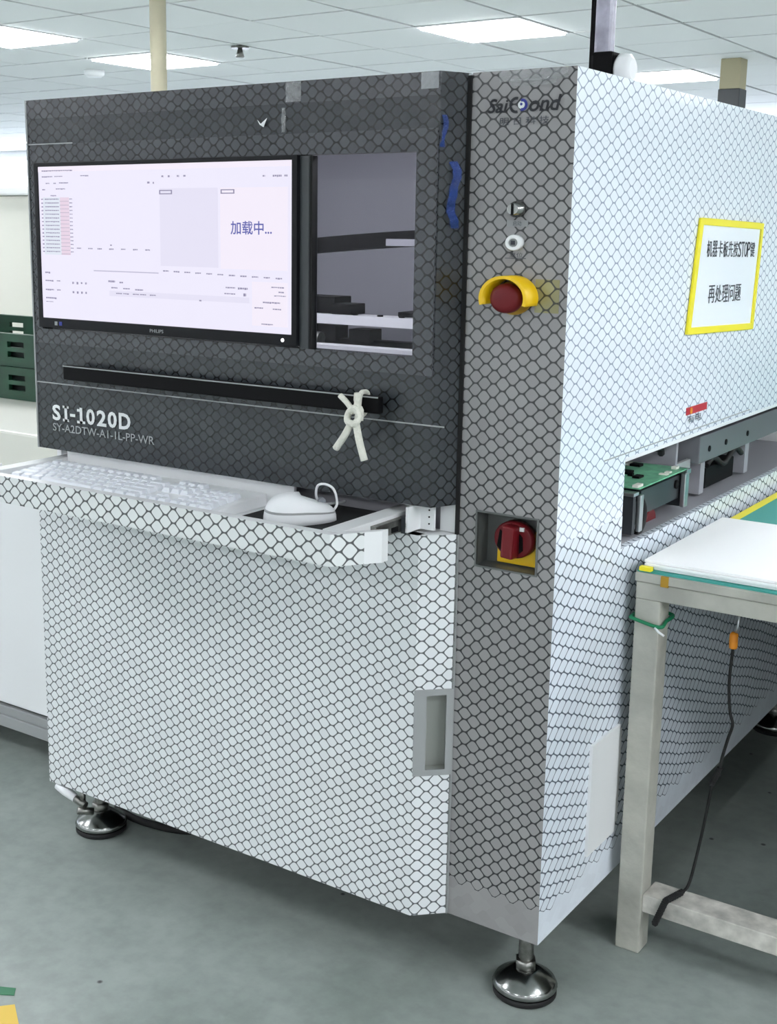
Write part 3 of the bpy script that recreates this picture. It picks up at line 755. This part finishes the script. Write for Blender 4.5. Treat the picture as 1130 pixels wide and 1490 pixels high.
def bar(t0, t1, v, hgt=.008):                       # a word of tiny interface text, as broken strokes
    t = t0
    while t < t1:
        e = min(t1, t+q.uniform(.004, .009)); tx.box(sx(t), sx(e), my+.0008, my+.0012, sz(v+hgt*q.uniform(.7, 1)), sz(v)); t = e+.0018
bar(.018, .155, .024); bar(.018, .065, .062); bar(.075, .11, .062, .006); bar(.19, .225, .06); bar(.035, .05, .105); bar(.07, .08, .105); bar(.095, .135, .103); bar(.018, .03, .145); bar(.08, .12, .142); bar(.055, .08, .185)
for k in range(15):
    v = .208+.0245*k; bar(.012, .020, v, .009); bar(.028, .090, v, .007); bar(.138, .150, v, .007)
for k, t in enumerate((.165, .215, .255, .305, .355, .405, .455)): bar(t, t+.018, .525, .009)
bar(.31, .316, .500, .01); bar(.468, .478, .108, .016); bar(.490, .496, .110, .012)
for t in (.525, .55, .585, .61): bar(t, t+.008, .072, .014)
for t, l in ((.90, .008), (.935, .03), (.975, .01)): bar(t, t+l, .082, .012)
for k in range(11): t = .525+.042*k; bar(t, t+.022, .652+.002*k, .009)
bar(.018, .04, .690, .012); bar(.018, .055, .745, .01); bar(.07, .085, .745, .008); bar(.018, .055, .805, .01); bar(.07, .085, .805, .008); bar(.018, .065, .860, .012); bar(.018, .05, .888, .005)
for k in range(4): bar(.140+.019*k, .147+.019*k, .750, .016); bar(.140+.019*k, .147+.019*k, .812, .016)
bar(.298, .326, .730, .012); bar(.345, .360, .736, .010); bar(.31, .335, .772, .010); bar(.36, .388, .775, .009); bar(.41, .442, .778, .009)
for t in (.33, .36, .40, .43, .47): bar(t, t+.024, .808, .008)
bar(.765, .80, .738, .008); bar(.81, .845, .738, .014); bar(.76, .80, .775, .007); bar(.83, .84, .772, .018)
bar(.93, .975, .725, .008); bar(.955, .975, .752, .008); bar(.94, .98, .775, .006); bar(.90, .96, .815, .010); bar(.87, .90, .850, .008); bar(.935, .965, .853, .008); bar(.895, .935, .945, .008); bar(.665, .673, .825, .01)
for t in (.515, .749):
    for v in (.160, .180): tx.box(sx(t), sx(t+.05), my+.0008, my+.0012, sz(v+.006), sz(v))
    for u_ in (t, t+.046): tx.box(sx(u_), sx(u_+.004), my+.0008, my+.0012, sz(.186), sz(.160))
for k in range(15): tx.box(sx(.095), sx(.135), my+.0008, my+.0012, sz(.2265+.0245*k), sz(.2245+.0245*k))
tag(tx.build('interface_text', 'screen_text', scr), 'rows of tiny interface text', kind='stuff')
text('loading_text', '加载中...', sx(.785), sx(.932), sz(.425), sz(.345), my+.0006, 'xz', 'screen_blue', scr, bold=.012)
text('brand_lettering', 'PHILIPS', -.762, -.730, 1.0655, 1.0715, my-.0006, 'xz', 'logo_pale', mon, bold=.01)
MB().lathe([(.003, 0), (.003, -.001)], (-.469, my, 1.0690), axis=1, n=14).build('power_light', 'led_white', mon)
MB().box(-1.003, -.996, my-.0008, my, 1.0655, 1.0725).build('sticker', 'grey_enamel', mon); MB().box(-.991, -.984, my-.0008, my, 1.0655, 1.0725).build('sticker', 'ink_blue', mon)

# ================================================================== KEYBOARD, MOUSE, MAT, CORD
KZ = .788
kb = empty('keyboard', (-.755, -.135, KZ), 'white full-size keyboard lying in the pull-out drawer', 'keyboard')
kb.rotation_euler = (0, 0, 0)
kx0, kx1, ky0, ky1 = -1.000, -.505, -.215, -.052
mb = MB().prism([(ky0, KZ), (ky1, KZ), (ky1, KZ+.022), (ky1-.02, KZ+.022), (ky0, KZ+.012)], 0, kx0, kx1)
mb.build('case', 'white_plastic', kb, .003)
kh = lambda y: KZ+.012+(y-ky0)/(ky1-.02-ky0)*.010
key0 = None
def key(x, y, wd, dark=False):
    global key0
    dpt = .0165
    me_name = ('k%.4f' % wd)
    ob = keyc.get(me_name)
    if ob is None:
        z = kh(y)
        kk = MB(); a, b = wd/2, dpt/2
        kk.quad([(x-a+.003, y-b+.003, z+.007), (x+a-.003, y-b+.003, z+.007), (x+a-.003, y+b-.002, z+.008), (x-a+.003, y+b-.002, z+.008)])
        lo_ = [(x-a, y-b, z-.001), (x+a, y-b, z-.001), (x+a, y+b, z-.001), (x-a, y+b, z-.001)]
        up = [(x-a+.003, y-b+.003, z+.007), (x+a-.003, y-b+.003, z+.007), (x+a-.003, y+b-.002, z+.008), (x-a+.003, y+b-.002, z+.008)]
        for k in range(4): kk.quad([lo_[k], lo_[(k+1) % 4], up[(k+1) % 4], up[k]])
        keyc[me_name] = kk.build('key', 'key_plastic', kb)
    else: copy_at(ob, (x, y, kh(y)-.001), kb)
keyc = {}
pit = .0208
rows = [[1]*13, [1]*13+[2], [1.5]+[1]*12+[1.5], [1.75]+[1]*11+[2.25], [2.25]+[1]*10+[2.75], [1.25]*3+[6.25]+[1.25]*4]
for ri, row in enumerate(rows):
    y = ky1-.034-ri*.0186-(0 if ri == 0 else .004)
    x = kx0+.012
    for kw in row:
        wd = kw*pit
        key(x+wd/2, y, wd-.002); x += wd
    if ri in (0, 1, 2):
        for k in range(3): key(kx0+.012+15.3*pit+pit*(k+.5), y, pit-.002)
    if ri == 4: key(kx0+.012+15.3*pit+pit*1.5, y, pit-.002)
    if ri == 5:
        for k in range(3): key(kx0+.012+15.3*pit+pit*(k+.5), y, pit-.002)
    if ri > 0:
        for k in range(4): key(kx0+.012+18.55*pit+pit*(k+.5), y, pit-.002)
mt = MB().box(-.487, -.283, -.208, -.04+.06, .7882, .7905).build('mouse_mat', 'mat_black', None, .001)
tag(mt, 'black mouse mat at the right end of the keyboard drawer', 'mouse mat')
# mouse
mc = Vector((-.386, -.118, .7905)); mr_ = R(58)
ms = empty('computer_mouse', mc, 'glossy white mouse on the black mouse mat', 'mouse')
def mshape(lo, hi, name, m, grow=1.0):
    mb = MB(); n, k_ = 28, 9; g = []
    for j in range(k_+1):
        ph = (lo+(hi-lo)*j/k_)*math.pi/2; ring = []
        t = math.sin(ph)**.85; rr = max(math.cos(ph), .004)**.55
        for a in range(n):
            an = 2*math.pi*a/n; px, py = math.cos(an), math.sin(an)
            e = 2.6; den = (abs(px)**e+abs(py)**e)**(1/e); px /= den; py /= den
            X = px*.060*rr*grow; Y = py*.032*rr*grow*(1-.12*px)
            Z = .043*t*(1-.28*px*(1 if px > 0 else .45))*grow
            ring.append(mc+Vector((X*math.cos(mr_)-Y*math.sin(mr_), X*math.sin(mr_)+Y*math.cos(mr_), Z+.0006)))
        g.append(ring)
    for j in range(k_):
        for a in range(n): mb.quad([g[j][a], g[j][(a+1) % n], g[j+1][(a+1) % n], g[j+1][a]], smooth=True)
    mb.quad(g[-1], smooth=True); mb.quad(g[0][::-1])
    return mb.build(name, m, ms)
mshape(0, 1, 'shell', 'white_plastic')
mshape(.22, .27, 'seam_band', 'grey_enamel', 1.004)
dv = Vector((math.cos(mr_), math.sin(mr_), 0)); sv = Vector((-dv.y, dv.x, 0))
wl = MB().lathe([(.006, -.003), (.006, .003)], (0, 0, 0), axis=0, n=16)
cw = mc+dv*.036+Vector((0, 0, .0310))
mb = MB()
mb.v = [cw+sv*p.x+dv*p.y+Vector((0, 0, p.z)) for p in wl.v]; mb.f, mb.uv, mb.mi, mb.sm = wl.f, wl.uv, wl.mi, wl.sm
mb.build('wheel', 'key_dark', ms)
cs = mc+dv*.057+Vector((0, 0, .014))
cab = [cs, cs+Vector((.004, .004, .012)), cs+Vector((0, .000, .034)), cs+Vector((-.012, -.006, .042)), cs+Vector((-.026, -.008, .038)), cs+Vector((-.034, .0, .018)), cs+Vector((-.036, .02, .002)), cs+Vector((-.034, .08, -.004))]
def smooth_path(P_, n=6):
    P_ = [Vector(p) for p in P_]; out = []
    for i in range(len(P_)-1):
        p0, p1, p2, p3 = P_[max(i-1, 0)], P_[i], P_[i+1], P_[min(i+2, len(P_)-1)]
        for k in range(n):
            t = k/n; out.append(.5*((2*p1)+(p2-p0)*t+(2*p0-5*p1+4*p2-p3)*t*t+(3*p1-p0-3*p2+p3)*t**3))
    return out+[P_[-1]]
MB().tube(smooth_path(cab), .0021, 8).build('cable', 'white_plastic', ms)
# knotted cord on the handle
kn = empty('knotted_cord', (-.300, F-.04, .90), 'short white cotton cord knotted round the black hood handle', 'cord')
ky = F-.043
cx, cz = -.301, .966
def rope(name, pts, r_=.0055): return MB().tube(smooth_path(pts, 5), r_, 9).build(name, 'rope_white', kn)
rope('loop', [(cx, ky+.006, cz+.008), (cx+.003, F-.0375, .997), (cx+.003, F-.027, 1.0005), (cx+.002, F-.016, .996), (cx, F-.0155, .975), (cx-.002, F-.02, .9645), (cx-.003, ky+.004, .962)], .004)
rope('cord_end', [(cx-.002, ky-.004, cz+.002), (cx-.012, ky-.006, cz+.017), (cx-.027, ky-.006, cz+.029)], .0045)
rope('cord_end', [(cx+.001, ky-.004, cz+.004), (cx+.004, ky-.004, cz+.020), (cx+.005, ky-.004, cz+.035)], [.005]*6+[.0062]*5)
rope('knot', [(cx-.008, ky-.004, cz+.006), (cx+.004, ky-.012, cz+.012), (cx+.012, ky-.010, cz+.0), (cx+.004, ky-.012, cz-.012), (cx-.010, ky-.010, cz-.008), (cx-.010, ky-.002, cz+.006), (cx+.006, ky, cz+.010), (cx+.008, ky-.002, cz-.008)], .0055)
rope('cord_tail', [(cx-.004, ky-.006, cz-.010), (cx-.016, ky-.008, cz-.032), (cx-.034, ky-.006, cz-.055)], .0058)
rope('cord_tail', [(cx+.003, ky-.006, cz-.010), (cx+.012, ky-.008, cz-.040), (cx+.020, ky-.006, cz-.068)], .0058)

# ================================================================== SIGN ON THE SIDE PANEL
sg = empty('notice_sign', (.0, .69, 1.06), 'notice sheet in a yellow magnetic frame on the white side panel', 'sign')
def SP(u, v):                                      # slightly skewed sheet: u,v in 0..1
    a = Vector((.488, 1.070)); b = Vector((.863, 1.058)); c = Vector((.522, 1.271)); d = Vector((.884, 1.264))
    return (a*(1-u)+b*u)*(1-v)+(c*(1-u)+d*u)*v
def skewbox(u0, u1, v0, v1, xa_, xb_, name, m, n=1):
    c = [SP(u0, v0), SP(u1, v0), SP(u1, v1), SP(u0, v1)]; mb = MB()
    mb.prism([(p.x, p.y) for p in c], 0, xa_, xb_); return mb
fr = MB()
for a in ((0, .042, 0, 1), (.958, 1, 0, 1), (.042, .958, 0, .058), (.042, .958, .942, 1)):
    c = [SP(a[0], a[2]), SP(a[1], a[2]), SP(a[1], a[3]), SP(a[0], a[3])]; fr.prism([(p.x, p.y) for p in c], 0, .0008, .0055)
fr.build('frame', 'yellow_bright', sg, .001)
skewbox(.03, .97, .04, .96, .0008, .003, '', '').build('sheet', 'paper', sg)
def line_of(chars, u0, u1, v0, v1, drop, nm):
    mb = MB(); tot = sum(.62 if c < 'z' else 1.0 for c in chars); u = u0
    for c in chars:
        wdt = (u1-u0)*(.62 if c < 'z' else 1.0)/tot; dz = drop*(u-u0)/(u1-u0)
        for sh in (-.0006, .0006): text('', c, u+wdt*.05+sh, u+wdt*.95+sh, v0+dz, v1+dz, .0035+sh*.1, 'yz', '', None, mb=mb)
        u += wdt
    return mb.build(nm, 'ink_print', sg)
lbl(line_of('机器卡板先按STOP键', .565, .842, 1.203, 1.232, -.004, 'notice_text'), 'upper line of black characters')
lbl(line_of('再处理问题', .588, .775, 1.120, 1.152, -.003, 'notice_text'), 'lower line of black characters')

# ================================================================== POST AND BOX ON THE MACHINE TOP
ps = empty('signal_post', (-.095, .30, TOP), 'upright post wrapped in clear plastic on top of the machine', 'post')
px, py = -.095, .30
MB().box(px-.012, px+.014, py-.014, py+.014, TOP+.04, 2.36).build('shaft', 'post_wrap', ps, .006)
MB().box(px-.019, px-.0125, py-.012, py+.010, TOP, 2.36).build('edge_strip', 'black_plastic', ps)
MB().box(px-.0125, px+.026, py-.024, py+.024, TOP, TOP+.056).build('base', 'black_plastic', ps, .006)
MB().lathe([(.020, 0), (.026, .006), (.024, .020), (.016, .026), (0, .026)], (px+.026, py, TOP+.028), axis=0, n=18).build('connector', 'white_plastic', ps)

# ================================================================== WORK TABLE ON THE RIGHT
TX0, TX1, TY0, TY1, TZ = .022, 1.30, .275, 1.62, .687
tb = empty('work_table', (.66, .95, 0), 'worn pale painted work table with square legs right of the machine', 'table')
LW = .044
for x, y in ((TX0, TY0), (TX1-LW, TY0), (TX0, TY1-LW), (TX1-LW, TY1-LW)):
    MB().box(x, x+LW, y, y+LW, 0, .645).build('leg', 'table_paint', tb, .003)
MB().box(TX0, TX1, TY0, TY0+.04, .645, .674).build('apron', 'table_paint', tb, .002)
MB().box(TX0, TX0+.04, TY0+.04, TY1-.04, .645, .674).build('apron', 'table_paint', tb, .002)
MB().box(TX1-.04, TX1, TY0+.04, TY1-.04, .645, .674).build('apron', 'table_paint', tb, .002)
MB().box(TX0, TX1, TY1-.04, TY1, .645, .674).build('apron', 'table_paint', tb, .002)
MB().box(TX0+LW, TX1-LW, TY0+.004, TY0+.062, .080, .113).build('foot_rail', 'table_wear', tb, .002)
MB().box(TX0-.002, TX1, TY0-.002, TY1, .6745, .690).build('tabletop', 'table_paint', tb, .002)
lbl(MB().box(TX0, TX1, TY0+.003, TY1, .6901, .693).build('mat', 'teal_mat', tb), 'teal antistatic mat')
MB().box(TX0, TX0+.018, TY0+.42, TY1, .6931, .6937).build('edge_tape', 'yellow_bright', tb)
MB().box(TX0+.043, TX0+.056, TY0-.0035, TY0+.001, .672, .690).build('tape_tag', 'ochre', tb)
MB().box(TX0+.004, TX0+.024, TY0-.001, TY0+.010, .6932, .7002).build('corner_tape', 'yellow_bright', tb)
MB().box(TX1-.030, TX1-.020, TY0+LW, TY1-LW, .10, .644).build('end_panel', 'cabinet_dark', tb)  # added dark panel blocking light from beneath the table
MB().box(TX0+LW, TX1-LW, TY1-.030, TY1-.020, .10, .644).build('back_panel', 'cabinet_dark', tb)  # likewise added, closes the table's rear against light
bd = empty('white_board', (.62, .50, .6935), 'stack of bright white boards lying on the near end of the table', 'board')
for k in range(3):
    MB().box(TX0+.006+.002*(k % 2), 1.24, TY0+.012+.003*((k+1) % 2), TY0+.41+.004*(k % 2), .6938+k*.0052, .6986+k*.0052).build('sheet', 'board_white', bd, .001)
gcd = MB().tube(smooth_path([(TX0-.005, TY0-.004, .611), (TX0+.01, TY0-.005, .608), (TX0+LW+.003, TY0-.005, .603), (TX0+LW+.004, TY0+.02, .607), (TX0+LW+.004, TY0+LW+.004, .612), (TX0, TY0+LW+.005, .613), (TX0-.005, TY0+.03, .613), (TX0-.005, TY0-.004, .611)]), .0033, 8).build('cord_tie', 'green_cord')
tag(gcd, 'green cord tied round the near table leg', 'cord')
tl = MB().tube([(TX0+LW-.004, TY0-.009, .602), (TX0+LW+.004, TY0-.012, .597), (TX0+LW+.014, TY0-.012, .592)], .002, 6).build('cable_tie', 'white_plastic')
tag(tl, 'white cable tie tail sticking out from the near table leg', 'cable tie')
pc = empty('probe_cable', (.15, .36, .60), 'thin black coiled cable with orange plug hanging under the table', 'cable')
yy = .36
MB().tube([(.172, yy, .628), (.170, yy, .600), (.167, yy, .588)], .0022, 8).build('steel_tip', 'aluminium', pc)
MB().lathe([(.0065, .562), (.0072, .566), (.0072, .586), (.004, .590)], (.165, yy, 0), n=12).build('plug', 'orange', pc)
MB().tube([(.172, yy, .626), (.172, yy, .6455)], .0012, 6).build('hook', 'aluminium', pc)
MB().tube(smooth_path([(.165, yy, .564), (.163, yy, .50), (.168, yy, .45), (.174, yy, .428), (.168, yy, .40), (.160, yy, .36), (.158, yy, .33)]), .0027, 8).build('cable', 'black_rubber', pc)
cp = []
for k in range(150):
    t = k/149; a = k*.95; cp.append((.158-.012*t+.004*math.cos(a), yy+.004*math.sin(a), .345-.035*t))
MB().tube(cp, .0017, 6).build('coil', 'black_rubber', pc)
MB().tube(smooth_path([(.147, yy, .312), (.140, yy, .25), (.133, yy-.01, .18), (.128, yy-.03, .128), (.122, TY0+.03, .122)]), .0027, 8).build('cable', 'black_rubber', pc)
cp = []
for k in range(220):
    t = k/219; a = k*.95
    b = Vector((.122, TY0+.04, .1195)).lerp(Vector((.110, TY0-.004, .1195)), min(1, t*2)) if t < .5 else Vector((.110, TY0-.004, .1195)).lerp(Vector((.094, TY0-.005, .072)), (t-.5)*2)
    cp.append((b.x+.0045*math.cos(a), b.y+.0035*math.sin(a), b.z+.0035*math.sin(a)))
MB().tube(cp, .0018, 6).build('coil', 'black_rubber', pc)

# circuit board on the conveyor
pb = empty('circuit_board', (-.12, .47, .812), 'green circuit board on the conveyor in the side slot', 'circuit board')
MB().box(-.30, -.012, .352, .585, .8125, .8150).build('board', 'pcb_green', pb)
q = random.Random(11)
for k in range(26):
    x, y = q.uniform(-.14, -.02), q.uniform(.36, .57); a, b = q.uniform(.004, .010), q.uniform(.004, .012)
    MB().box(x-a, x+a, y-b, y+b, .8150, .8150+q.uniform(.002, .006)).build('component', q.choice(['warm_enamel', 'black_plastic', 'zinc', 'pcb_green']), pb)

# ================================================================== LEFT NEIGHBOURS
cb = empty('conveyor_cabinet', (-2.05, .75, 0), 'white equipment cabinet beside the inspection machine at the left edge', 'cabinet')
MB().box(-2.9, -1.20, .200, 1.10, .122, .640).build('body', 'white_enamel', cb, .004)
MB().box(-2.9, -1.20, .196, 1.10, .094, .116).build('base_strip', 'grey_enamel', cb, .002)
MB().box(-2.9, -1.20, .210, 1.10, .116, .122).build('base_gap', 'black_plastic', cb)
MB().box(-2.9, -1.20, .190, 1.10, .066, .094).build('plinth', 'grey_enamel', cb, .002)
MB().box(-2.9, -1.20, .26, 1.10, .640, .685).build('neck', 'warm_enamel', cb)
MB().box(-2.9, -1.20, .15, 1.10, .685, .800).build('upper_housing', 'warm_enamel', cb, .006)
for x in (-2.8, -1.30):
    for y in (.3, 1.0): MB().lathe([(.03, 0), (.03, .012), (.012, .02), (.012, .067)], (x, y, 0), n=16).build('foot', 'black_rubber', cb)
def crate(x0, x1, y0, y1, z0, z1, lab):
    c = empty('plastic_crate', ((x0+x1)/2, (y0+y1)/2, z0), lab, 'crate', 'green crates on the cabinet')
    t = .012
    MB().box(x0, x1, y0, y1, z0, z0+.012).build('bottom', 'green_crate', c)
    n = 9
    for (a, b, nm) in (((x0, x1), (y0, y0+t), 'f'), ((x0, x1), (y1-t, y1), 'b')):
        us_ = [a[0]+(a[1]-a[0])*k/(2*n+1) for k in range(2*n+2)]; H = z1-z0
        vv = [z0+.012, z0+H*.28, z0+H*.45, z0+H*.58, z0+H*.75, z1]
        MB().plate(us_, vv, lambda i, j: not (i % 2 == 1 and j in (1, 3)), b[0], b[1], 'xz').build('wall', 'green_crate', c)
    for xx_ in (x0, x1-t): MB().box(xx_, xx_+t, y0+t, y1-t, z0+.012, z1).build('wall', 'green_crate', c)
    rm = MB()
    for a in ((x0-.008, x1+.008, y0-.008, y0), (x0-.008, x1+.008, y1, y1+.008), (x0-.008, x0, y0, y1), (x1, x1+.008, y0, y1)): rm.box(a[0], a[1], a[2], a[3], z1-.02, z1)
    rm.build('rim', 'green_crate', c)
    MB().box(x0+.016, x1-.016, y0+.02, y0+.024, z0+.014, z1-.02).build('liner', 'liner_dark', c); return c  # dark sheet added behind the slots
crate(-2.62, -1.42, .50, .95, .801, .886, 'dark green plastic crate resting on the white cabinet, lower of two')
crate(-2.62, -1.42, .50, .95, .887, .972, 'dark green plastic crate on top of the other green crate')
hb = empty('white_housing', (-2.4, 1.75, 0), 'tall plain white machine housing behind the green crates', 'machine')
MB().box(-3.4, -1.4, 1.3, 2.2, .05, 1.345).build('body', 'warm_enamel', hb, .01)
MB().box(-3.42, -1.38, 1.28, 2.22, 1.345, 1.375).build('lid', 'white_enamel', hb, .006)
MB().box(-3.4, -1.4, 1.33, 2.2, 0, .05).build('plinth', 'dark_enamel', hb)

dk = empty('dark_cabinet', (.1, 2.15, 0), 'dark low cabinet in the shade behind the machine, seen under the work table', 'cabinet')
MB().box(-1.3, 1.9, 1.80, 2.55, .05, .92).build('body', 'cabinet_dark', dk, .006)  # added dark mass that blocks light under machine and table
MB().box(-1.28, 1.88, 1.84, 2.5, 0, .05).build('plinth', 'black_rubber', dk)
for k in range(4): MB().box(-1.28+.79*k, -1.28+.79*k+.78, 1.788, 1.80, .07, .90).build('door', 'cabinet_dark', dk, .003)
# ================================================================== FLOOR MARKS AND SCRAPS
def tape(name, pts, m, lab, cat='floor tape'):
    o = MB().prism(pts, 2, .0004, .0012).build(name, m); return tag(o, lab, cat)
tape('floor_tape', [(-.86, -.50), (-.735, -.437), (-.722, -.452), (-.85, -.53)], 'floor_green', 'green floor tape end at the lower left corner')
tape('floor_tape', [(-.82, -.60), (-.702, -.468), (-.655, -.50), (-.64, -.56), (-.76, -.66)], 'floor_yellow', 'yellow floor marking at the lower left corner')
cb2 = MB().tube(smooth_path([(-1.10, .16, .008), (-1.04, .12, .008), (-.95, .115, .008), (-.85, .15, .008), (-.7, .3, .008), (-.6, .5, .008)]), .008, 8).build('floor_cable', 'black_rubber')
tag(cb2, 'black cable on the floor behind the left levelling foot', 'cable')
